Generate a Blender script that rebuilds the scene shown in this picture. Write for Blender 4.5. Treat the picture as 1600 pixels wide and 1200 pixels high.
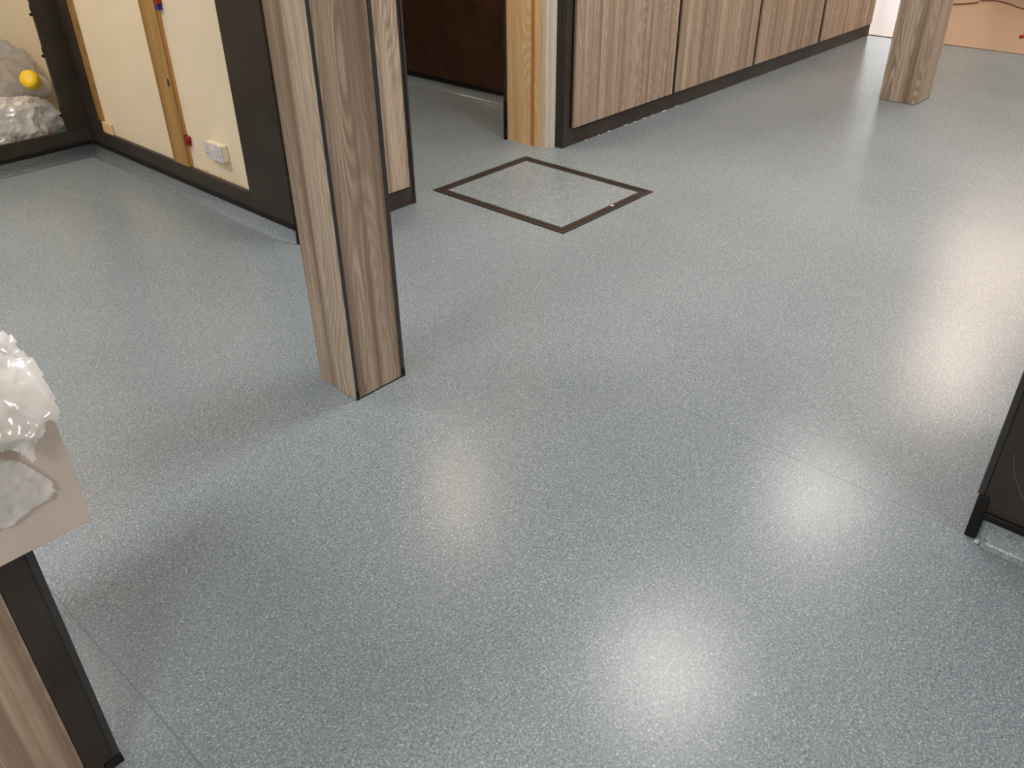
import bpy, bmesh, math, random
from mathutils import Vector, Matrix, noise

scene = bpy.context.scene
for o in list(bpy.data.objects):
    bpy.data.objects.remove(o, do_unlink=True)
C = scene.collection

# ------------------------------------------------------------------ camera
right = Vector((0.67274965, -0.73981686, -0.00888414))
down = Vector((-0.40719897, -0.36020593, -0.83930965))
fwd = Vector((0.61773531, 0.56826288, -0.54358108))
cam_d = bpy.data.cameras.new('camera')
cam_d.sensor_fit = 'HORIZONTAL'
cam_d.sensor_width = 36.0
cam_d.lens = 1320.357 / 1600 * 36.0
cam_d.clip_start = 0.05
cam = bpy.data.objects.new('camera', cam_d)
C.objects.link(cam)
up, back = -down, -fwd
cam.matrix_world = Matrix(((right.x, up.x, back.x, 0),
                           (right.y, up.y, back.y, 0),
                           (right.z, up.z, back.z, 1.5),
                           (0, 0, 0, 1)))
scene.camera = cam

# ------------------------------------------------------------------ world, exposure
world = bpy.data.worlds.new('overcast_sky')
scene.world = world
world.use_nodes = True
wn = world.node_tree.nodes
wn['Background'].inputs[0].default_value = (0.93, 0.96, 1.0, 1)
wn['Background'].inputs[1].default_value = 0.75
vs = scene.view_settings
vs.view_transform = 'Standard'
vs.look = 'None'
vs.exposure = 1.95
vs.gamma = 1.0
vs.use_curve_mapping = False

LAMP = 8.0            # panel radiance of the ceiling lights
CEIL = 2.6

# ------------------------------------------------------------------ material helpers
def srgb(r, g, b):
    f = lambda c: (c / 255 / 12.92) if c / 255 <= 0.04045 else ((c / 255 + 0.055) / 1.055) ** 2.4
    return (f(r), f(g), f(b), 1.0)

class NT:
    def __init__(self, name):
        self.m = bpy.data.materials.new(name)
        self.m.use_nodes = True
        self.t = self.m.node_tree
        self.n = self.t.nodes
        self.p = self.n['Principled BSDF']
        self.out = self.n['Material Output']
    def add(self, typ, **kw):
        nd = self.n.new(typ)
        for k, v in kw.items():
            setattr(nd, k, v)
        return nd
    def link(self, a, b):
        self.t.links.new(a, b)
    def val(self, sock, v):
        if hasattr(v, 'is_linked'):
            self.link(v, sock)
        else:
            sock.default_value = v
    def math(self, op, a, b=0.0, clamp=False):
        nd = self.add('ShaderNodeMath', operation=op)
        nd.use_clamp = clamp
        self.val(nd.inputs[0], a)
        self.val(nd.inputs[1], b)
        return nd.outputs[0]
    def noise(self, vec, scale, detail=2.0, rough=0.5):
        nd = self.add('ShaderNodeTexNoise')
        self.link(vec, nd.inputs['Vector'])
        nd.inputs['Scale'].default_value = scale
        nd.inputs['Detail'].default_value = detail
        nd.inputs['Roughness'].default_value = rough
        return nd.outputs['Fac']
    def ramp(self, fac, stops, interp='LINEAR'):
        nd = self.add('ShaderNodeValToRGB')
        cr = nd.color_ramp
        cr.interpolation = interp
        while len(cr.elements) < len(stops):
            cr.elements.new(0.5)
        for e, (p, c) in zip(cr.elements, stops):
            e.position = p
            e.color = c if not isinstance(c, (int, float)) else (c, c, c, 1)
        self.link(fac, nd.inputs[0])
        return nd.outputs[0]
    def mix(self, fac, a, b, mode='MIX'):
        nd = self.add('ShaderNodeMix', data_type='RGBA', blend_type=mode)
        self.val(nd.inputs[0], fac)
        self.val(nd.inputs[6], a)
        self.val(nd.inputs[7], b)
        return nd.outputs[2]
    def vec(self, x, y, z):
        nd = self.add('ShaderNodeCombineXYZ')
        for i, v in enumerate((x, y, z)):
            self.val(nd.inputs[i], v)
        return nd.outputs[0]
    def coord(self):
        return self.add('ShaderNodeTexCoord').outputs['Object']
    def sep(self, v):
        nd = self.add('ShaderNodeSeparateXYZ')
        self.link(v, nd.inputs[0])
        return nd.outputs
    def bump(self, h, strength, dist):
        nd = self.add('ShaderNodeBump')
        nd.inputs['Strength'].default_value = strength
        nd.inputs['Distance'].default_value = dist
        self.link(h, nd.inputs['Height'])
        self.link(nd.outputs[0], self.p.inputs['Normal'])

def plain(name, col, rough=0.5, spec=0.5, var=0.0, scale=8.0):
    t = NT(name)
    if var:
        f = t.noise(t.coord(), scale, 4, 0.6)
        dark = tuple(c * (1 - var) for c in col[:3]) + (1,)
        light = tuple(min(1, c * (1 + var)) for c in col[:3]) + (1,)
        t.link(t.ramp(f, [(0.3, dark), (0.7, light)]), t.p.inputs['Base Color'])
    else:
        t.p.inputs['Base Color'].default_value = col
    t.p.inputs['Roughness'].default_value = rough
    t.p.inputs['Specular IOR Level'].default_value = spec
    return t.m

def vinyl(name, base, dark, light, rough):
    t = NT(name)
    co = t.coord()
    f1 = t.noise(co, 190, 2, 0.6)
    f2 = t.noise(co, 420, 1, 0.5)
    big = t.noise(co, 1.1, 3, 0.5)
    col = t.ramp(f1, [(0.32, dark), (0.47, base), (0.56, base), (0.72, light)])
    col = t.mix(t.ramp(f2, [(0.60, 0.0), (0.74, 0.75)]), col, light)
    t.link(t.mix(0.10, col, t.ramp(big, [(0.3, dark), (0.7, light)])), t.p.inputs['Base Color'])
    t.p.inputs['Roughness'].default_value = rough
    t.link(t.ramp(t.noise(co, 300, 1, 0.5), [(0.38, 0.22), (0.62, 0.62)]), t.p.inputs['Specular IOR Level'])
    t.bump(t.noise(co, 330, 1, 0.5), 0.06, 0.0008)
    return t.m

def wood(name, light, mid, dark, k=1.0, rough=0.45):
    """vertical laminate grain: stripes along z, flame figure from stretched contour lines"""
    t = NT(name)
    x, y, z = t.sep(t.coord())
    oi = t.add('ShaderNodeObjectInfo').outputs['Random']
    u = t.math('ADD', x, y)
    off = t.math('MULTIPLY', oi, 37.0)
    uu = t.math('ADD', u, off)
    zz = t.math('ADD', z, t.math('MULTIPLY', oi, 11.0))
    band = t.noise(t.vec(t.math('MULTIPLY', uu, 14 * k), 0.0, t.math('MULTIPLY', zz, 0.22)), 1.0, 3, 0.6)
    fl = t.noise(t.vec(t.math('MULTIPLY', uu, 6.0 * k), 3.0, t.math('MULTIPLY', zz, 0.8)), 1.0, 1, 0.4)
    ring = t.math('SINE', t.math('MULTIPLY', fl, 230.0))
    ring = t.math('ADD', t.math('MULTIPLY', ring, 0.5), 0.5)
    mask = t.noise(t.vec(t.math('MULTIPLY', uu, 9.0 * k), 7.0, t.math('MULTIPLY', zz, 0.5)), 1.0, 1, 0.5)
    fib = t.noise(t.vec(t.math('MULTIPLY', uu, 240.0), 0.0, t.math('MULTIPLY', zz, 5.0)), 1.0, 2, 0.6)
    streak = t.noise(t.vec(t.math('MULTIPLY', uu, 55.0), 5.0, t.math('MULTIPLY', zz, 1.6)), 1.0, 2, 0.6)
    col = t.ramp(band, [(0.33, dark), (0.46, mid), (0.56, light), (0.66, mid)])
    rf = t.math('MULTIPLY', t.math('MULTIPLY', ring, t.ramp(mask, [(0.36, 0.0), (0.56, 1.0)])), 0.75)
    col = t.mix(rf, col, dark)
    col = t.mix(t.math('MULTIPLY', t.ramp(streak, [(0.55, 0.0), (0.75, 1.0)]), 0.55), col, dark)
    col = t.mix(t.ramp(fib, [(0.35, 0.5), (0.6, 0.0)]), col, dark)
    t.link(col, t.p.inputs['Base Color'])
    t.p.inputs['Roughness'].default_value = rough
    t.p.inputs['Specular IOR Level'].default_value = 0.35
    t.bump(fib, 0.15, 0.0006)
    return t.m

def board(name, lo, hi, rough=0.42):
    t = NT(name)
    co = t.coord()
    f = t.noise(co, 5.5, 6, 0.65)
    g = t.noise(co, 90, 2, 0.5)
    col = t.ramp(f, [(0.3, lo), (0.72, hi)])
    col = t.mix(t.ramp(g, [(0.55, 0.0), (0.75, 0.35)]), col, hi)
    t.link(col, t.p.inputs['Base Color'])
    t.p.inputs['Roughness'].default_value = rough
    t.p.inputs['Specular IOR Level'].default_value = 0.35
    return t.m

def film(name, alpha, tint):
    t = NT(name)
    tr = t.add('ShaderNodeBsdfTransparent')
    di = t.add('ShaderNodeBsdfDiffuse')
    di.inputs[0].default_value = tint
    tl = t.add('ShaderNodeBsdfTranslucent')
    tl.inputs[0].default_value = tint
    gl = t.add('ShaderNodeBsdfGlossy')
    gl.inputs['Roughness'].default_value = 0.12
    f = t.noise(t.coord(), 26, 4, 0.65)
    body = t.add('ShaderNodeMixShader'); body.inputs[0].default_value = 0.30
    t.link(di.outputs[0], body.inputs[1]); t.link(tl.outputs[0], body.inputs[2])
    a = t.add('ShaderNodeMixShader')
    t.link(t.ramp(f, [(0.3, max(0, alpha - 0.14)), (0.7, min(1, alpha + 0.12))]), a.inputs[0])
    t.link(tr.outputs[0], a.inputs[1]); t.link(body.outputs[0], a.inputs[2])
    fr = t.add('ShaderNodeFresnel'); fr.inputs[0].default_value = 1.5
    b = t.add('ShaderNodeMixShader')
    t.link(t.math('ADD', fr.outputs[0], 0.10), b.inputs[0])
    t.link(a.outputs[0], b.inputs[1]); t.link(gl.outputs[0], b.inputs[2])
    t.link(b.outputs[0], t.out.inputs[0])
    return t.m

def emit(name, col, s):
    t = NT(name)
    t.p.inputs['Base Color'].default_value = (0.8, 0.8, 0.8, 1)
    t.p.inputs['Emission Color'].default_value = col
    t.p.inputs['Emission Strength'].default_value = s
    return t.m

M = dict(
    vinyl=vinyl('grey_blue_safety_vinyl', srgb(131, 143, 150), srgb(96, 109, 117), srgb(192, 200, 205), 0.265),
    tan_vinyl=vinyl('tan_vinyl', srgb(184, 162, 142), srgb(172, 148, 128), srgb(194, 174, 156), 0.265),
    weld_sheen=plain('weld_and_sheen_grey', srgb(122, 133, 139), 0.265),
    weld_tan=plain('dark_joint', srgb(120, 92, 80), 0.5),
    elm=wood('grey_elm_laminate', srgb(206, 190, 170), srgb(184, 167, 148), srgb(126, 107, 90)),
    elm_wide=wood('grey_elm_laminate_wide', srgb(198, 180, 160), srgb(178, 159, 140), srgb(136, 116, 99), 1.6),
    dark=board('dark_brown_board', srgb(44, 38, 33), srgb(66, 58, 51)),
    brown=board('dark_umber_board', srgb(58, 38, 24), srgb(84, 58, 38)),
    strip=plain('charcoal_metal_strip', srgb(56, 56, 58), 0.42, 0.4),
    black=plain('black_plastic', srgb(22, 20, 20), 0.5, 0.3),
    hatch=board('bronze_edging', srgb(48, 41, 36), srgb(68, 60, 52), 0.5),
    steel=plain('bright_screw', srgb(235, 230, 220), 0.25),
    cream=plain('cream_paint', srgb(238, 224, 196), 0.7, 0.2, 0.04, 3.0),
    white=plain('off_white_paint', srgb(232, 226, 214), 0.6, 0.3, 0.02),
    pine=wood('raw_pine', srgb(244, 220, 172), srgb(238, 210, 160), srgb(216, 176, 124), 0.8, 0.6),
    batten=wood('yellow_pine', srgb(190, 152, 92), srgb(172, 134, 78), srgb(134, 96, 52), 0.8, 0.6),
    gap=plain('orange_sawn_timber', srgb(200, 142, 88), 0.7, 0.2, 0.1),
    plasterboard=plain('plasterboard_edge', srgb(216, 206, 186), 0.8, 0.2, 0.05),
    counter=plain('pale_counter_laminate', srgb(206, 194, 184), 0.45, 0.4, 0.02),
    socket=plain('white_socket_plastic', srgb(214, 214, 216), 0.35),
    socket_edge=plain('ivory_backbox', srgb(240, 232, 208), 0.5),
    slot=plain('socket_slot', srgb(40, 40, 42), 0.6),
    red=plain('red_clip', srgb(150, 34, 20), 0.5),
    blue=plain('blue_clip', srgb(40, 40, 120), 0.5),
    yellow=plain('yellow_cap', srgb(250, 205, 10), 0.4),
    teal=plain('teal_cloth', srgb(40, 92, 88), 0.8),
    slate=plain('slate_sheet', srgb(52, 66, 76), 0.7),
    film=film('clear_polythene', 0.48, (0.96, 0.95, 0.93, 1)),
    wrap=film('bunched_polythene', 0.80, (0.97, 0.955, 0.94, 1)),
    bottle=film('milky_bottle', 0.8, (0.9, 0.9, 0.86, 1)),
    ceil=plain('ceiling_tile_white', srgb(226, 222, 214), 0.9, 0.2),
    glass=None,
    scuff=plain('grey_scuff', srgb(112, 106, 100), 0.6),
    cable=plain('brown_cable', srgb(120, 84, 62), 0.5),
    lamp=emit('cool_lamp_diffuser', (1.0, 0.94, 0.89, 1), LAMP),
    lamp_warm=emit('warm_lamp_diffuser', (1.0, 0.78, 0.62, 1), LAMP * 0.75),
    lamp_dim=emit('dim_lamp_diffuser', (1.0, 0.78, 0.60, 1), LAMP * 0.95),
    lamp_mid=emit('soft_warm_lamp_diffuser', (1.0, 0.81, 0.69, 1), LAMP * 1.1),
    alu=plain('lamp_frame', srgb(225, 225, 222), 0.4),
)
def make_glass():
    t = NT('window_glass')
    g = t.add('ShaderNodeBsdfTransparent'); gl = t.add('ShaderNodeBsdfGlossy'); gl.inputs['Roughness'].default_value = 0.02
    mx = t.add('ShaderNodeMixShader'); mx.inputs[0].default_value = 0.06
    t.link(g.outputs[0], mx.inputs[1]); t.link(gl.outputs[0], mx.inputs[2]); t.link(mx.outputs[0], t.out.inputs[0])
    return t.m
M['glass'] = make_glass()

# ------------------------------------------------------------------ object helpers
W = {}                                             # world origin of each object
def world_of(o):
    return W[o.name] if o else Vector((0, 0, 0))
def tag(o, label=None, cat=None, group=None, kind=None):
    if label: o['label'] = label
    if cat: o['category'] = cat
    if group: o['group'] = group
    if kind: o['kind'] = kind
    return o
def thing(name, label, cat, loc, group=None):
    o = bpy.data.objects.new(name, None)
    C.objects.link(o)
    o.location = loc
    o.empty_display_size = 0.1
    W[o.name] = Vector(loc)
    return tag(o, label, cat, group)
def link_mesh(name, me, mat, parent, origin):
    o = bpy.data.objects.new(name, me)
    C.objects.link(o)
    if mat is not None and not me.materials:
        me.materials.append(M[mat] if isinstance(mat, str) else mat)
    W[o.name] = Vector(origin)
    if parent:
        o.parent = parent
    o.location = Vector(origin) - world_of(parent)
    return o
def from_bm(name, bm, mat, parent=None, origin=(0, 0, 0), smooth=False):
    """bm is in world coordinates; the object's origin becomes `origin`"""
    bmesh.ops.translate(bm, verts=bm.verts, vec=-Vector(origin))
    me = bpy.data.meshes.new(name)
    bm.to_mesh(me)
    bm.free()
    if smooth:
        for p in me.polygons: p.use_smooth = True
    return link_mesh(name, me, mat, parent, origin)
def bm_box(bm, x0, x1, y0, y1, z0, z1):
    vs_ = [bm.verts.new((x, y, z)) for x in (x0, x1) for y in (y0, y1) for z in (z0, z1)]
    for f in ((0, 1, 3, 2), (4, 6, 7, 5), (0, 4, 5, 1), (2, 3, 7, 6), (0, 2, 6, 4), (1, 5, 7, 3)):
        bm.faces.new([vs_[i] for i in f])
def box(name, x0, x1, y0, y1, z0, z1, mat, parent=None, bevel=0.0, seg=1):
    bm = bmesh.new()
    bm_box(bm, x0, x1, y0, y1, z0, z1)
    bmesh.ops.recalc_face_normals(bm, faces=bm.faces)
    if bevel:
        bmesh.ops.bevel(bm, geom=bm.edges[:], offset=bevel, segments=seg, affect='EDGES', profile=0.5)
    return from_bm(name, bm, mat, parent, ((x0 + x1) / 2, (y0 + y1) / 2, z0))
def prism(name, pts, z0, z1, mat, parent=None, axis='z', bevel=0.0, smooth=False):
    """extrude a polygon; axis is the extrusion axis (pts are the other two coords in xyz order)"""
    bm = bmesh.new()
    def P(a, b, c):
        return {'z': (a, b, c), 'y': (a, c, b), 'x': (c, a, b)}[axis]
    lo = [bm.verts.new(P(a, b, z0)) for a, b in pts]
    hi = [bm.verts.new(P(a, b, z1)) for a, b in pts]
    n = len(pts)
    bm.faces.new(lo); bm.faces.new(hi[::-1])
    for i in range(n):
        bm.faces.new((lo[i], hi[i], hi[(i + 1) % n], lo[(i + 1) % n]))
    bmesh.ops.recalc_face_normals(bm, faces=bm.faces)
    if bevel:
        bmesh.ops.bevel(bm, geom=bm.edges[:], offset=bevel, segments=2, affect='EDGES')
    c = sum((v.co for v in bm.verts), Vector()) / len(bm.verts)
    c.z = min(v.co.z for v in bm.verts)
    return from_bm(name, bm, mat, parent, c, smooth)
def tube(name, pts, r, mat, parent=None, seg=8):
    bm = bmesh.new()
    rings = []
    for i, p in enumerate(pts):
        p = Vector(p)
        d = (Vector(pts[min(i + 1, len(pts) - 1)]) - Vector(pts[max(i - 1, 0)])).normalized()
        s = d.cross(Vector((0, 0, 1)))
        s = s.normalized() if s.length > 1e-4 else Vector((1, 0, 0))
        t = d.cross(s)
        rings.append([bm.verts.new(p + r * (math.cos(2 * math.pi * k / seg) * s + math.sin(2 * math.pi * k / seg) * t)) for k in range(seg)])
    for a, b in zip(rings, rings[1:]):
        for k in range(seg):
            bm.faces.new((a[k], a[(k + 1) % seg], b[(k + 1) % seg], b[k]))
    bm.faces.new(rings[0]); bm.faces.new(rings[-1][::-1])
    bmesh.ops.recalc_face_normals(bm, faces=bm.faces)
    return from_bm(name, bm, mat, parent, pts[0], True)
def struct(o):
    o['kind'] = 'structure'
    return o
def shell(name, loc=(0, 0, 0)):
    o = bpy.data.objects.new(name, None)
    C.objects.link(o)
    o.location = loc
    W[o.name] = Vector(loc)
    return struct(o)

# ================================================================== THE SETTING
XW = 1.92                                   # face of the alcove side wall and the counter line
YB = 4.97                                   # face of the alcove back wall
YP = 3.02                                   # face of the panelled wall
COVE = 0.063

# ---- floor
floor = struct(box('floor', -3.0, 8.0, -4.0, 7.6, -0.12, 0.0, 'vinyl'))
def cove(pts2, nrm, taper=0.0, name='cove_skirting'):
    """sheet of vinyl curving up a wall: pts2 = two wall-foot points, nrm = unit normal into the room"""
    bm = bmesh.new()
    n = Vector((nrm[0], nrm[1], 0))
    rows = []
    A0, A1 = (Vector((q[0], q[1], 0)) for q in pts2)
    stations = [(A0, 0.032)] + ([(A1 + (A0 - A1).normalized() * taper, 0.032)] if taper else []) + [(A1, 0.008 if taper else 0.032)]
    for a, rr in stations:
        row = []
        for k in range(9):
            t = k / 8 * math.pi / 2
            row.append(bm.verts.new(a + n * (rr * (1 - math.sin(t)) + 0.001) + Vector((0, 0, COVE * (1 - math.cos(t)) + 0.0012))))
        row.append(bm.verts.new(a + Vector((0, 0, COVE))))
        row.append(bm.verts.new(a + Vector((0, 0, 0.0006))))
        row.append(bm.verts.new(a + n * (rr + 0.004) + Vector((0, 0, 0.0006))))
        rows.append(row)
    m = len(rows[0])
    for ra, rb in zip(rows, rows[1:]):
        for i in range(m):
            bm.faces.new((ra[i], rb[i], rb[(i + 1) % m], ra[(i + 1) % m]))
    bm.faces.new(rows[0]); bm.faces.new(rows[-1][::-1])
    bmesh.ops.recalc_face_normals(bm, faces=bm.faces)
    o = from_bm(name, bm, 'vinyl', floor, (pts2[0][0], pts2[0][1], 0))
    for p in o.data.polygons: p.use_smooth = len(p.vertices) == 4
    return o
cove([(XW, YB), (XW, 3.043)], (-1, 0), 0.10)
cove([(-3.0, YB), (XW, YB)], (0, -1))
cove([(1.955, -4.0), (1.955, 0.207)], (-1, 0), 0.03)
cove([(4.2, 3.4), (4.2, 7.5)], (-1, 0))
# welded joint of the vinyl; second strip draws the edge of a lighter reflection
box('weld_or_sheen_line', 0.3030, 0.3066, -4.0, 4.9, 0.0, 0.0007, 'weld_sheen', floor)
box('weld_or_sheen_line', 1.950, 1.952, 0.24, 1.1, 0.0, 0.0006, 'weld_sheen', floor)

far_floor = struct(box('floor_far', 8.006, 14.6, -4.0, 9.0, -0.12, 0.001, 'tan_vinyl'))
tag(box('joint_strip', 7.992, 8.014, -4.0, 7.6, -0.01, 0.004, 'weld_tan', far_floor))

# ---- ceiling and outer walls (outside the frame, they close the room)
ceiling = struct(box('ceiling', -3.1, 14.7, -4.1, 9.1, CEIL, CEIL + 0.1, 'ceil'))
struct(box('wall_behind', -3.1, -3.0, -4.1, 9.1, -0.1, CEIL, 'white'))
struct(box('wall_right', -3.0, 14.6, -4.1, -4.0, -0.1, CEIL, 'white'))
struct(box('wall_left', -3.0, 14.6, 9.0, 9.1, -0.1, CEIL, 'white'))
# far wall with two windows
wf = shell('wall_far', (14.6, 2.5, 0))
ops = [(-2.2, 0.4), (4.75, 6.8)]
ys = [-4.1] + [v for o_ in ops for v in o_] + [9.1]
for i in range(0, len(ys), 2):
    box('wall_pier', 14.6, 14.8, ys[i], ys[i + 1], 0, CEIL, 'cream', wf)
for i, (y0, y1) in enumerate(ops):
    z0, z1 = (0.9, 2.3) if i == 0 else (0.05, 2.35)
    box('wall_apron', 14.6, 14.8, y0, y1, 0, z0, 'cream', wf)
    box('wall_lintel', 14.6, 14.8, y0, y1, z1, CEIL, 'cream', wf)
    wd = shell('window_%d' % (i + 1), (14.7, (y0 + y1) / 2, z0))
    n = 2 if i == 0 else 3
    box('window_frame', 14.67, 14.73, y0, y1, z0, z0 + 0.05, 'white', wd)
    box('window_frame', 14.67, 14.73, y0, y1, z1 - 0.05, z1, 'white', wd)
    for k in range(n + 1):
        yy = y0 + (y1 - y0 - 0.05) * k / n
        box('window_frame', 14.67, 14.73, yy, yy + 0.05, z0 + 0.05, z1 - 0.05, 'white', wd)
    for k in range(n):
        a = y0 + (y1 - y0 - 0.05) * k / n + 0.05
        box('pane', 14.695, 14.703, a, y0 + (y1 - y0 - 0.05) * (k + 1) / n, z0 + 0.05, z1 - 0.05, 'glass', wd)

dd = shell('added_door', (14.58, 3.3, 0))  # brown door added out of view for its reflection in the floor
box('door_leaf', 14.55, 14.599, 2.95, 3.75, 0.005, 2.05, 'brown', dd, 0.003)
for a in ((2.88, 2.949, 0.0, 2.12), (3.751, 3.82, 0.0, 2.12), (2.95, 3.75, 2.055, 2.12)):
    box('door_frame', 14.56, 14.599, a[0], a[1], a[2], a[3], 'elm', dd, 0.002)
box('door_handle', 14.50, 14.549, 3.05, 3.17, 1.0, 1.03, 'steel', dd, 0.005)

# ---- panelled wall beyond the hatch
wp = shell('wall_panelled', (3.74, YP, 0))
box('stud_core', 3.75, 7.93, 3.06, 3.37, 0, CEIL, 'white', wp)
box('backing_board', 3.742, 7.955, YP, 3.055, 0, CEIL, 'dark', wp, 0.0015)
box('return_board', 3.722, 3.740, YP + 0.002, 3.118, 0, CEIL, 'dark', wp, 0.0015)
box('corner_trim', 3.734, 3.746, YP - 0.004, YP + 0.008, 0, CEIL, 'strip', wp, 0.002)
box('end_board', 7.956, 7.972, YP, 3.4, 0, CEIL, 'dark', wp, 0.0015)
px = [(3.802, 4.812), (4.852, 5.855), (5.898, 6.900), (6.952, 7.945)]
for a, b in px:
    box('wood_panel', a, b, YP - 0.018, YP - 0.001, 0.102, CEIL - 0.05, 'elm_wide', wp, 0.001)
for (a, b), (c, d) in zip(px, px[1:]):
    box('joint_strip', b, c, YP - 0.005, YP - 0.0002, 0.102, CEIL - 0.05, 'black', wp)
box('joint_strip', px[0][0] - 0.012, px[0][0], YP - 0.006, YP - 0.0002, 0.102, CEIL - 0.05, 'black', wp)
# flecks of sealant along the foot of the board
random.seed(4)
for k in range(9):
    x = 3.95 + k * 0.115 + random.uniform(-0.03, 0.03)
    l = random.uniform(0.012, 0.05)
    box('sealant_fleck', x, x + l, YP - 0.006, YP - 0.0005, 0.0, 0.004, 'white', wp, 0.001)

# ---- raw door jamb at the end of that wall
jb = shell('door_1', (3.66, 3.25, 0))
def chipped(name, y0, y1, x0, x1, mat, seed, amp=0.004):
    """a sawn board standing on end whose near arris is ragged"""
    random.seed(seed)
    bm = bmesh.new()
    n = 40
    rows = []
    for i in range(n + 1):
        z = CEIL * (i / n) ** 1.4
        j = random.uniform(-1, 1) * amp
        k = random.uniform(-1, 1) * amp * 0.4
        rows.append([bm.verts.new(p) for p in ((x0, y0 + j, z), (x0, y1 + k, z), (x1, y1, z), (x1, y0, z))])
    for a, b in zip(rows, rows[1:]):
        for q in range(4):
            bm.faces.new((a[q], a[(q + 1) % 4], b[(q + 1) % 4], b[q]))
    bm.faces.new(rows[0]); bm.faces.new(rows[-1][::-1])
    bmesh.ops.recalc_face_normals(bm, faces=bm.faces)
    return from_bm(name, bm, mat, jb, ((x0 + x1) / 2, (y0 + y1) / 2, 0))
chipped('jamb_stud', 3.208, 3.374, 3.652, 3.72, 'pine', 1, 0.003)
chipped('packing_gap', 3.17, 3.206, 3.668, 3.72, 'gap', 2, 0.001)
chipped('jamb_batten', 3.128, 3.172, 3.660, 3.72, 'pine', 3, 0.004)
chipped('plasterboard_edge', 3.094, 3.126, 3.664, 3.72, 'plasterboard', 4, 0.003)
chipped('plasterboard_edge', 3.070, 3.093, 3.690, 3.721, 'white', 5, 0.001)
box('edge_board', 3.642, 3.75, 3.376, 3.392, 0, CEIL, 'dark', jb, 0.001)
box('foot_trim', 3.640, 3.652, 3.3745, 3.394, 0, 0.22, 'black', jb, 0.001)

# ---- dark room behind the doorway
dk = shell('wall_inner', (4.2, 5.4, 0))
box('inner_board', 4.2, 4.25, 3.393, 7.5, 0.085, CEIL, 'brown', dk)
box('inner_core', 4.202, 4.25, 3.393, 7.5, 0, 0.085, 'brown', dk)
box('capping_strip', 4.192, 4.201, 3.393, 7.5, COVE, 0.085, 'black', dk, 0.001)
struct(box('wall_inner_back', 2.62, 4.25, 7.5, 7.6, 0, CEIL, 'brown'))
struct(box('wall_inner_front', 3.752, 4.199, 3.393, 3.42, 0, CEIL, 'brown'))

# ---- block between alcove and doorway
bl = shell('wall_block', (2.26, 3.1, 0))
box('core', 1.942, 2.58, 3.045, 7.5, 0, CEIL, 'cream', bl)
box('front_board', 1.925, 2.590, YP, 3.042, 0, CEIL, 'dark', bl, 0.0015)
box('end_board', 2.582, 2.598, YP + 0.002, 7.5, 0, CEIL, 'dark', bl, 0.001)
box('corner_trim', 2.588, 2.602, YP - 0.006, YP + 0.010, 0, CEIL, 'strip', bl, 0.002)
box('wood_panel', 1.985, 2.557, YP - 0.018, YP - 0.001, 0.098, CEIL - 0.05, 'elm', bl, 0.001)
# alcove side of the block: unfinished cream wall, dark board only at the corner
box('side_board', XW, 1.9405, 3.040, 3.37, 0.083, CEIL, 'dark', bl, 0.001)
box('corner_trim', XW - 0.004, XW + 0.012, YP, 3.042, 0, CEIL, 'black', bl, 0.0015)
box('skirting_board', XW, 1.9405, 3.372, YB - 0.0003, 0.083, 0.156, 'dark', bl, 0.001)
box('capping_strip', XW - 0.006, XW + 0.001, 3.045, YB - 0.006, COVE, 0.085, 'black', bl, 0.001)
# torn edge of paint along the skirting
random.seed(9)
for k in range(14):
    y = 3.40 + random.random() * 0.5
    h = random.uniform(0.006, 0.03)
    box('scrape_mark', 1.9402, 1.9416, y, y + random.uniform(0.002, 0.004), 0.156, 0.156 + h, 'pine', bl)
box('filler_chip', 1.935, 1.9415, 3.372, 3.392, 0.157, 0.20, 'batten', bl, 0.001)

# ---- alcove back wall with the open service hatch
ab = shell('wall_alcove', (0.0, YB, 0))
OX0, OX1, OZ0, OZ1 = 0.55, 1.80, 0.158, 2.35  # opening raised out of view so lamp light reaches the bags
box('bottom_rail', -3.0, XW + 0.018, YB, YB + 0.02, 0.083, OZ0, 'dark', ab, 0.001)
box('upright_board', OX1, 1.938, YB, YB + 0.02, OZ0 + 0.001, CEIL, 'dark', ab, 0.001)
box('upright_board', -3.0, OX0, YB, YB + 0.02, OZ0 + 0.001, CEIL, 'dark', ab, 0.001)
box('top_rail', OX0 + 0.001, OX1 - 0.001, YB, YB + 0.02, OZ1, CEIL, 'dark', ab, 0.001)
box('capping_strip', -3.0, XW - 0.007, YB - 0.006, YB - 0.0005, COVE, 0.085, 'black', ab, 0.001)
for z in (0.235, 0.545, 0.748):
    box('latch', OX1 - 0.014, OX1, YB + 0.003, YB + 0.017, z, z + 0.014, 'black', ab, 0.001)
    box('latch_plate', OX1 - 0.004, OX1, YB + 0.002, YB + 0.018, z + 0.02, z + 0.05, 'black', ab, 0.001)
struct(box('floor_niche', 0.4, 1.941, YB + 0.021, 5.379, -0.001, 0.05, 'slate'))
struct(box('wall_niche', 0.4, 1.941, 5.38, 5.44, 0, CEIL, 'cream'))
struct(box('wall_niche_side', 0.38, 0.399, YB + 0.021, 5.44, 0, CEIL, 'cream'))

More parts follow.
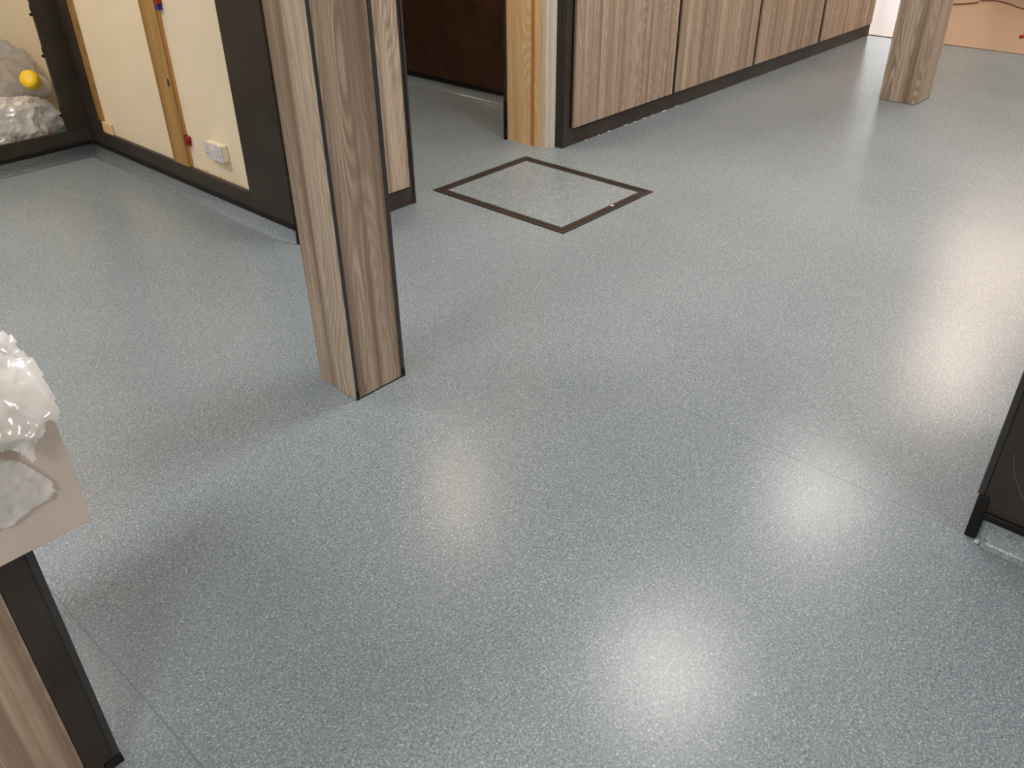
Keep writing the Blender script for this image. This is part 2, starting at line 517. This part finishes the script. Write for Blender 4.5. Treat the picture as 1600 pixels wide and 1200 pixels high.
# ================================================================== PILLARS
def pillar(label, x0, x1, y0, y1, mat_a, mat_b, strip_near, strip_far):
    cx, cy = (x0 + x1) / 2, (y0 + y1) / 2
    t = thing('pillar', label, 'pillar', (cx, cy, 0), 'clad pillars')
    box('core', x0 + 0.02, x1 - 0.02, y0 + 0.02, y1 - 0.02, 0, CEIL, 'black', t)
    s = strip_near
    # four cladding panels, each face in its own plane
    box('cladding_panel', x0, x0 + 0.016, y0 + 0.001, y1 - 0.001, 0.002, CEIL, mat_a, t, 0.0008)
    box('cladding_panel', x0 + 0.017 + s, x1 - strip_far - 0.001, y0, y0 + 0.016, 0.003, CEIL, mat_b, t, 0.0008)
    box('cladding_panel', x1 - 0.016, x1, y0 + 0.001, y1 - 0.001, 0.002, CEIL, mat_a, t, 0.0008)
    box('cladding_panel', x0 + 0.017, x1 - 0.017, y1 - 0.016, y1, 0.002, CEIL, mat_b, t, 0.0008)
    for a, b in ((x0 - 0.0005, x0 + 0.0165 + s), (x1 - strip_far, x1 + 0.0015)):
        if b - a > 0.006:
            c = box('corner_strip', a if a > cx else a + 0.0005, b, y0 - 0.0025, y0 + 0.0008, 0.034, CEIL, 'strip', t, 0.0008)
            box('strip_foot', a, b, y0 - 0.003, y0 + 0.0008, 0.0, 0.033, 'black', c, 0.0005)
    box('base_sealant', x0 + 0.02, x1 - 0.01, y0 - 0.0015, y0 + 0.003, 0.0, 0.004, 'black', t)
    return t
pillar('near wood-clad square pillar with two charcoal corner strips', 1.306, 1.508, 1.872, 2.060, 'elm', 'elm', -0.005, 0.012)
pillar('distant wood-clad square pillar standing in the far bright floor', 5.935, 6.200, 1.850, 2.092, 'elm', 'elm', -0.012, 0.002)

# ================================================================== FLOOR HATCH
hx0, hx1, hy0, hy1, hw = 2.772, 3.478, 2.228, 3.078, 0.052
ht = thing('floor_hatch', 'rectangular floor access hatch edged by a dark bronze frame', 'hatch', ((hx0 + hx1) / 2, (hy0 + hy1) / 2, 0))
quads = [((hx0, hy0), (hx1, hy0), (hx1 - hw, hy0 + hw), (hx0 + hw, hy0 + hw)),
         ((hx1, hy0), (hx1, hy1), (hx1 - hw, hy1 - hw), (hx1 - hw, hy0 + hw)),
         ((hx1, hy1), (hx0, hy1), (hx0 + hw, hy1 - hw), (hx1 - hw, hy1 - hw)),
         ((hx0, hy1), (hx0, hy0), (hx0 + hw, hy0 + hw), (hx0 + hw, hy1 - hw))]
for q in quads:
    bar = prism('frame_bar', q, 0.0002, 0.003, 'hatch', ht, 'z')
    # double ridge along the middle of the bar, mitred like the bar
    def lerp(i, j, s): return (q[i][0] + (q[j][0] - q[i][0]) * s, q[i][1] + (q[j][1] - q[i][1]) * s)
    for s0, s1 in ((0.0, 0.30), (0.46, 0.62)):
        rq = (lerp(0, 3, s0), lerp(1, 2, s0), lerp(1, 2, s1), lerp(0, 3, s1))
        prism('ridge', rq, 0.003, 0.0052, 'hatch', bar, 'z')
box('cover_plate', hx0 + hw, hx1 - hw, hy0 + hw, hy1 - hw, 0.0002, 0.0022, 'vinyl', ht)
for (x, y, m) in ((hx1 - 0.29, hy0 + 0.036, 'steel'),):
    prism('screw_head', [(x + 0.009 * math.cos(k * math.pi / 4), y + 0.009 * math.sin(k * math.pi / 4)) for k in range(8)], 0.003, 0.0062, m, ht, 'z')

# ================================================================== ALCOVE WALL FITTINGS
g = 'timber battens on the cream alcove wall'
t = thing('timber_batten', 'wide yellow pine batten upright between two cream wall boards', 'batten', (1.932, 3.965, 0.156), g)
box('plank', 1.922, 1.9415, 3.895, 4.038, 0.157, CEIL, 'batten', t, 0.001)
box('shadow_strip', 1.934, 1.9412, 3.885, 3.8945, 0.157, CEIL, 'gap', t)  # coloured strip stands in for the shadow line beside the batten
prism('knot', [(3.918 + 0.010 * math.cos(k * math.pi / 5), 0.555 + 0.020 * math.sin(k * math.pi / 5)) for k in range(10)], 1.9214, 1.923, 'slot', t, 'x')
box('return_board', 1.924, 1.9412, 4.838, YB - 0.0002, 0.157, CEIL, 'dark', bl, 0.001)
t = thing('timber_batten', 'narrow olive batten in the alcove corner beside the dark upright', 'batten', (1.93, 4.80, 0.156), g)
box('plank', 1.930, 1.9415, 4.786, 4.837, 0.215, CEIL, 'batten', t, 0.001)
box('packing_block', 1.925, 1.9415, 4.70, 4.79, 0.157, 0.214, 'pine', t, 0.001)

def clip(label, y, z, mats):
    t = thing('cable_clip', label, 'clip', (1.935, y, z), 'cable clips on the batten edge')
    for k, m in enumerate(mats):
        box('jaw', 1.918, 1.9405, y - 0.022 + 0.006 * (1 - k), y + 0.006, z + 0.024 * k, z + 0.020 + 0.024 * k, m, t, 0.002)
    box('back_plate', 1.922, 1.9405, y + 0.007, y + 0.012, z - 0.002, z + 0.05, mats[0], t, 0.001)
clip('red plastic clip on the batten edge, level with the socket', 3.872, 0.268, ('red', 'red'))
clip('red and blue clip high on the batten edge at frame top', 3.872, 0.872, ('blue', 'red'))

# double socket, 146 x 86 mm
sy0, sy1, sz0, sz1 = 3.528, 3.674, 0.258, 0.336
st = thing('wall_socket', 'white double electrical socket on the cream alcove wall', 'socket', (1.93, (sy0 + sy1) / 2, sz0))
box('back_box', 1.913, 1.9413, sy0 + 0.002, sy1 - 0.002, sz0 + 0.002, sz1 - 0.002, 'socket_edge', st, 0.003, 2)
fp = box('face_plate', 1.905, 1.913, sy0, sy1, sz0, sz1, 'socket', st, 0.003, 2)
cy, cz = (sy0 + sy1) / 2, (sz0 + sz1) / 2
for dy in (-0.011, 0.011):
    box('rocker', 1.9005, 1.9055, cy + dy - 0.009, cy + dy + 0.009, cz + 0.006, cz + 0.028, 'socket_edge', st, 0.0015)
for dy in (-0.045, 0.045):
    for (py, pz, wy, wz) in ((0, 0.012, 0.004, 0.010), (-0.011, -0.012, 0.008, 0.005), (0.011, -0.012, 0.008, 0.005)):
        box('pin_slot', 1.9046, 1.9056, cy + dy + py - wy / 2, cy + dy + py + wy / 2, cz + pz - wz / 2, cz + pz + wz / 2, 'slot', fp)
for dy in (-0.060, 0.060):
    prism('screw_head', [(cy + dy + 0.003 * math.cos(k * math.pi / 4), cz + 0.003 * math.sin(k * math.pi / 4)) for k in range(8)], 1.9042, 1.9056, 'steel', fp, 'x')

# ================================================================== BAGS IN THE NICHE
def crumple(co, s, seed):
    """creased film: sharp ridges where voronoi cells meet, at three scales"""
    p = co * s + Vector((seed * 3.1, seed * 1.7, seed * 5.3))
    v = 0.0
    a = 1.0
    for k in range(3):
        w = p + 0.35 * noise.noise_vector(p * 0.8)
        d = noise.voronoi(Vector((w.x, w.y, w.z * 0.6)))[0]
        v += a * (1.0 - min(1.0, (d[1] - d[0]) * 1.5))
        p = p * 2.2 + Vector((4.1, 1.3, 2.2))
        a *= 0.58
    return v
def bag(name, label, c, r, seed, mat, amp, group=None, sub=5, flat=0.05, parent=None):
    bm = bmesh.new()
    bmesh.ops.create_icosphere(bm, subdivisions=sub, radius=1.0)
    for v in bm.verts:
        d = v.co.normalized()
        k = 1 + amp * (crumple(d, 1.9, seed) - 0.8) + 0.16 * noise.noise(d * 1.7 + Vector((seed, 0, 0)))
        v.co = Vector((c[0] + d.x * r[0] * k, c[1] + d.y * r[1] * k, max(flat, c[2] + d.z * r[2] * k)))
    o = from_bm(name, bm, mat, parent, (c[0], c[1], flat), True)
    return tag(o, label, None if parent else 'bag', group)
front_bag = bag('plastic_bag', 'stuffed clear plastic bag low in the alcove opening', (1.58, 5.125, 0.20), (0.23, 0.105, 0.14), 2, 'wrap', 0.17, 'plastic bags in the alcove opening', 6)
bag('plastic_bag', 'thin clear plastic film rising behind the yellow-capped bottle', (1.62, 5.31, 0.37), (0.24, 0.045, 0.22), 5, 'film', 0.13, 'plastic bags in the alcove opening', 6)
# knotted tail of the front bag hanging onto the rail
bt = bag('bag_tail', None, (1.475, 5.045, 0.13), (0.085, 0.04, 0.075), 8, 'film', 0.3, None, 5, 0.05, front_bag)

# bottle with the yellow cap lying on the bag
bo = thing('bottle', 'milky plastic bottle with a yellow cap among the bags', 'bottle', (1.762, 5.155, 0.35))
def lathe(name, c, axis, prof, mat, parent, seg=20):
    bm = bmesh.new()
    ax = Vector(axis).normalized()
    s = ax.cross(Vector((0, 0, 1))).normalized()
    t_ = ax.cross(s)
    rings = [[bm.verts.new(Vector(c) + ax * h + r * (math.cos(2 * math.pi * k / seg) * s + math.sin(2 * math.pi * k / seg) * t_)) for k in range(seg)] for h, r in prof]
    for a, b in zip(rings, rings[1:]):
        for k in range(seg):
            bm.faces.new((a[k], a[(k + 1) % seg], b[(k + 1) % seg], b[k]))
    bm.faces.new(rings[0]); bm.faces.new(rings[-1][::-1])
    bmesh.ops.recalc_face_normals(bm, faces=bm.faces)
    return from_bm(name, bm, mat, parent, c, True)
BC = (1.762, 5.155, 0.402)
AX = (-0.45, -0.65, 0.42)
lathe('cap', BC, AX, [(0.0, 0.044), (0.006, 0.048), (0.055, 0.047), (0.064, 0.042), (0.066, 0.02)], 'yellow', bo)
lathe('body', BC, AX, [(-0.16, 0.05), (-0.15, 0.058), (-0.06, 0.058), (-0.045, 0.05), (-0.03, 0.045), (-0.002, 0.044)], 'bottle', bo)
tag(box('cloth', 1.775, 1.865, 5.0, 5.06, 0.0505, 0.155, 'teal', None, 0.02, 2), 'small teal folded cloth at the foot of dark upright', 'cloth')

# ================================================================== RIGHT-HAND COUNTER END
t = thing('dark_counter', 'dark board counter end at right edge with black corner foot', 'counter', (2.2, -1.2, 0))  # built only counter-high, with an unseen top added, so light passes over
box('carcass', 1.968, 2.55, -3.9, 0.218, 0.0, 1.05, 'black', t)
box('side_board', 1.950, 1.967, -3.9, 0.222, 0.104, 1.05, 'dark', t, 0.001)
box('kick_board', 1.954, 1.967, -3.9, 0.222, 0.085, 0.104, 'dark', t, 0.001)
box('capping_strip', 1.945, 1.9535, -3.9, 0.210, 0.066, 0.086, 'black', t, 0.002)
box('corner_trim', 1.947, 1.967, 0.223, 0.238, 0.133, 1.05, 'strip', t, 0.002)
box('corner_foot', 1.944, 1.972, 0.208, 0.234, 0.0, 0.132, 'black', t, 0.002)
box('worktop', 1.93, 2.60, -3.9, 0.26, 1.051, 1.09, 'dark', t, 0.002)
pts = []
for k in range(17):
    s = k / 16
    pts.append((1.9497, 0.195 - 0.055 * s ** 1.6, 0.275 - 0.115 * s))
tube('scratch', pts, 0.0007, 'scuff', t, 5)
box('sealant_bead', 1.930, 1.944, 0.196, 0.207, 0.0008, 0.005, 'socket', t, 0.0015)

# ================================================================== LEFT-HAND COUNTER
t = thing('wood_counter', 'wood-fronted counter base with dark corner stile, bottom left', 'counter', (-0.2, 1.5, 0))
box('carcass', -0.9, 0.19, 1.249, 1.75, 0.0, 0.588, 'black', t)
box('stile', 0.147, 0.2065, 1.230, 1.248, 0.022, 0.589, 'dark', t, 0.001)
box('stile_edge', 0.1965, 0.2088, 1.2265, 1.2295, 0.030, 0.589, 'strip', t, 0.0008)
box('corner_foot', 0.178, 0.2105, 1.226, 1.246, 0.0, 0.021, 'black', t, 0.001)
box('side_board', 0.191, 0.207, 1.249, 1.75, 0.0, 0.589, 'dark', t, 0.001)
box('wood_panel', -0.88, 0.146, 1.231, 1.248, 0.045, 0.589, 'elm_wide', t, 0.001)
box('plinth', -0.88, 0.177, 1.232, 1.248, 0.0, 0.044, 'dark', t, 0.001)

CT0, CT1, CY0, CY1, CX1 = 0.590, 0.829, 1.185, 1.80, 0.2945
tag(box('counter_box', -0.95, CX1, CY0, CY1, CT0, CT1, 'counter', None, 0.002, 2), 'deep pale worktop box overhanging the wood-fronted counter', 'worktop')

pw = thing('polythene_wrap', 'crumpled clear polythene bunched over the pale worktop corner', 'plastic wrap', (0.1, 1.4, CT1))
def inside(p, poly):
    r = False
    j = len(poly) - 1
    for i in range(len(poly)):
        if (poly[i][1] > p[1]) != (poly[j][1] > p[1]) and p[0] < (poly[j][0] - poly[i][0]) * (p[1] - poly[i][1]) / (poly[j][1] - poly[i][1]) + poly[i][0]:
            r = not r
        j = i
    return r
def sheet(name, poly, cell, fn, mat):
    """grid over a ragged outline, each point placed in space by fn(u, v)"""
    us = [p[0] for p in poly]; vv = [p[1] for p in poly]
    nu = int((max(us) - min(us)) / cell) + 1
    nv = int((max(vv) - min(vv)) / cell) + 1
    bm = bmesh.new()
    vm = {}
    def V(i, j):
        if (i, j) not in vm:
            vm[(i, j)] = bm.verts.new(fn(min(us) + i * cell, min(vv) + j * cell))
        return vm[(i, j)]
    for i in range(nu):
        for j in range(nv):
            u = min(us) + (i + 0.5) * cell; v = min(vv) + (j + 0.5) * cell
            w = 0.006 * noise.noise(Vector((u * 60, v * 60, 1)))
            if inside((u + w, v - w), poly):
                bm.faces.new((V(i, j), V(i + 1, j), V(i + 1, j + 1), V(i, j + 1)))
    c = sum((v.co for v in bm.verts), Vector()) / len(bm.verts)
    return from_bm(name, bm, mat, pw, c, True)
EDGE = CY0 - 0.002
def top_fn(u, v):
    # v runs from the back of the top to the front edge (v=EDGE) and then down the face (v<EDGE)
    c = crumple(Vector((u, v, 0.3)), 9.0, 1) 
    if v >= EDGE + 0.03:
        z = CT1 + 0.012 + 0.016 * max(0, c) + 0.03 * max(0.0, 1 - abs(v - 1.40) / 0.22)
        return Vector((u, v, z))
    s = EDGE + 0.03 - v
    a = min(s / 0.05, 1.0) * math.pi / 2
    y = EDGE + 0.03 - 0.045 * math.sin(a) - 0.008 * max(0, c) * (0.3 + a)
    z = CT1 + 0.012 + 0.016 * max(0, c) * (1 - a / 1.6) - 0.03 * (1 - math.cos(a)) - max(0.0, s - 0.05)
    return Vector((u, y, z))
poly = [(-0.6, 1.60), (0.10, 1.60), (0.20, 1.54), (0.26, 1.47), (0.296, 1.40), (0.303, 1.33), (0.304, 1.25), (0.298, 1.175),
        (0.272, 1.155), (0.252, 1.135), (0.238, 1.112), (0.226, 1.135), (0.20, 1.15), (0.05, 1.14), (-0.6, 1.15)]
sheet('draped_sheet', poly, 0.0035, top_fn, 'wrap')
def face_fn(u, v):
    c = crumple(Vector((u, v, 2.0)), 11.0, 3)
    return Vector((u, CY0 - 0.002 - 0.006 * max(0, c - 0.3), v))
poly = [(0.228, 0.752), (0.238, 0.735), (0.253, 0.708), (0.258, 0.688), (0.264, 0.672), (0.250, 0.667), (0.232, 0.668), (0.212, 0.664), (0.192, 0.658), (0.174, 0.657), (0.10, 0.65), (0.10, 0.76), (0.20, 0.775)]
sheet('loose_flap', poly, 0.003, face_fn, 'wrap')

# ================================================================== FAR FLOOR CABLES AND BITS
def cable(label, pts):
    ps = []
    for i in range(len(pts) - 1):
        for k in range(8):
            s = k / 8
            p0 = Vector(pts[max(i - 1, 0)]); p1 = Vector(pts[i]); p2 = Vector(pts[i + 1]); p3 = Vector(pts[min(i + 2, len(pts) - 1)])
            ps.append(0.5 * ((2 * p1) + (p2 - p0) * s + (2 * p0 - 5 * p1 + 4 * p2 - p3) * s * s + (3 * p1 - p0 - 3 * p2 + p3) * s ** 3))
    ps.append(Vector(pts[-1]))
    o = tube('cable', [(p.x, p.y, 0.0092) for p in ps], 0.008, 'cable', None, 6)
    tag(o, label, 'cable', 'cables on the tan floor')
cable('short loose cable ending beside the distant pillar on tan floor', [(9.75, 3.35, 0), (9.95, 3.12, 0), (10.12, 2.93, 0), (10.33, 2.84, 0)])
cable('long thin cable curving across the tan floor, top right', [(10.45, 2.86, 0), (10.55, 2.74, 0), (10.42, 2.56, 0), (10.20, 2.37, 0), (10.05, 2.1, 0)])
tag(box('plastic_wedge', 8.66, 8.72, 1.955, 1.985, 0.001, 0.025, 'red', None, 0.004), 'small red wedge on tan floor at right edge', 'wedge')

# ================================================================== CEILING LIGHTS
def lamp(x, y, w, d, mat, label):
    t = thing('ceiling_light', label, 'light', (x, y, CEIL - 0.001), 'ceiling lights')
    z = CEIL - 0.001
    for a in ((x - w / 2, x + w / 2, y - d / 2, y - d / 2 + 0.02), (x - w / 2, x + w / 2, y + d / 2 - 0.02, y + d / 2),
              (x - w / 2, x - w / 2 + 0.02, y - d / 2 + 0.021, y + d / 2 - 0.021), (x + w / 2 - 0.02, x + w / 2, y - d / 2 + 0.021, y + d / 2 - 0.021)):
        box('frame', *a, z - 0.03, z, 'alu', t)
    box('diffuser', x - w / 2 + 0.021, x + w / 2 - 0.021, y - d / 2 + 0.021, y + d / 2 - 0.021, z - 0.024, z - 0.004, mat, t)
lamp(2.92, 1.50, 0.6, 0.6, 'lamp', 'square ceiling light panel over the middle of the floor')
lamp(4.90, 1.55, 0.6, 0.6, 'lamp', 'square ceiling light panel between the two pillars')
lamp(-0.9, 1.9, 0.85, 0.6, 'lamp', 'square ceiling light panel above the wood-fronted counter')
lamp(0.2, 3.9, 0.6, 0.6, 'lamp', 'added ceiling light panel brightening the alcove')  # unseen panel added to brighten the cream alcove wall
lamp(-1.4, -0.4, 0.8, 0.6, 'lamp', 'added ambient ceiling panel behind the photographer')  # added for ambient light, placed clear of the floor reflections
lamp(1.2, 5.19, 0.9, 0.2, 'lamp_dim', 'added slim fill light strip inside the niche behind the alcove')  # strip added to brighten the niche and its bags
lamp(1.2, -1.9, 0.6, 0.6, 'lamp', 'added ambient ceiling panel beside the dark counter')  # added out of view for more ambient light
lamp(4.0, -1.6, 1.2, 0.6, 'lamp_mid', 'added long fill light panel past the dark counter')  # added to light the panelled wall and the floor round the hatch
lamp(3.12, 3.62, 0.6, 0.6, 'lamp_dim', 'warm ceiling light panel in the dark inner room')
lamp(7.35, 1.45, 0.6, 0.6, 'lamp_mid', 'square ceiling light panel just past the distant pillar')
lamp(9.6, 1.75, 0.6, 1.2, 'lamp_warm', 'warm ceiling light panel over the tan floor')
lamp(7.7, -1.5, 0.6, 0.6, 'lamp_warm', 'added warm fill light panel nearest the right wall')  # unseen panel added to lift the far part of the panelled wall
lamp(11.5, 5.5, 0.6, 1.2, 'lamp_warm', 'warm ceiling light panel by the far window')
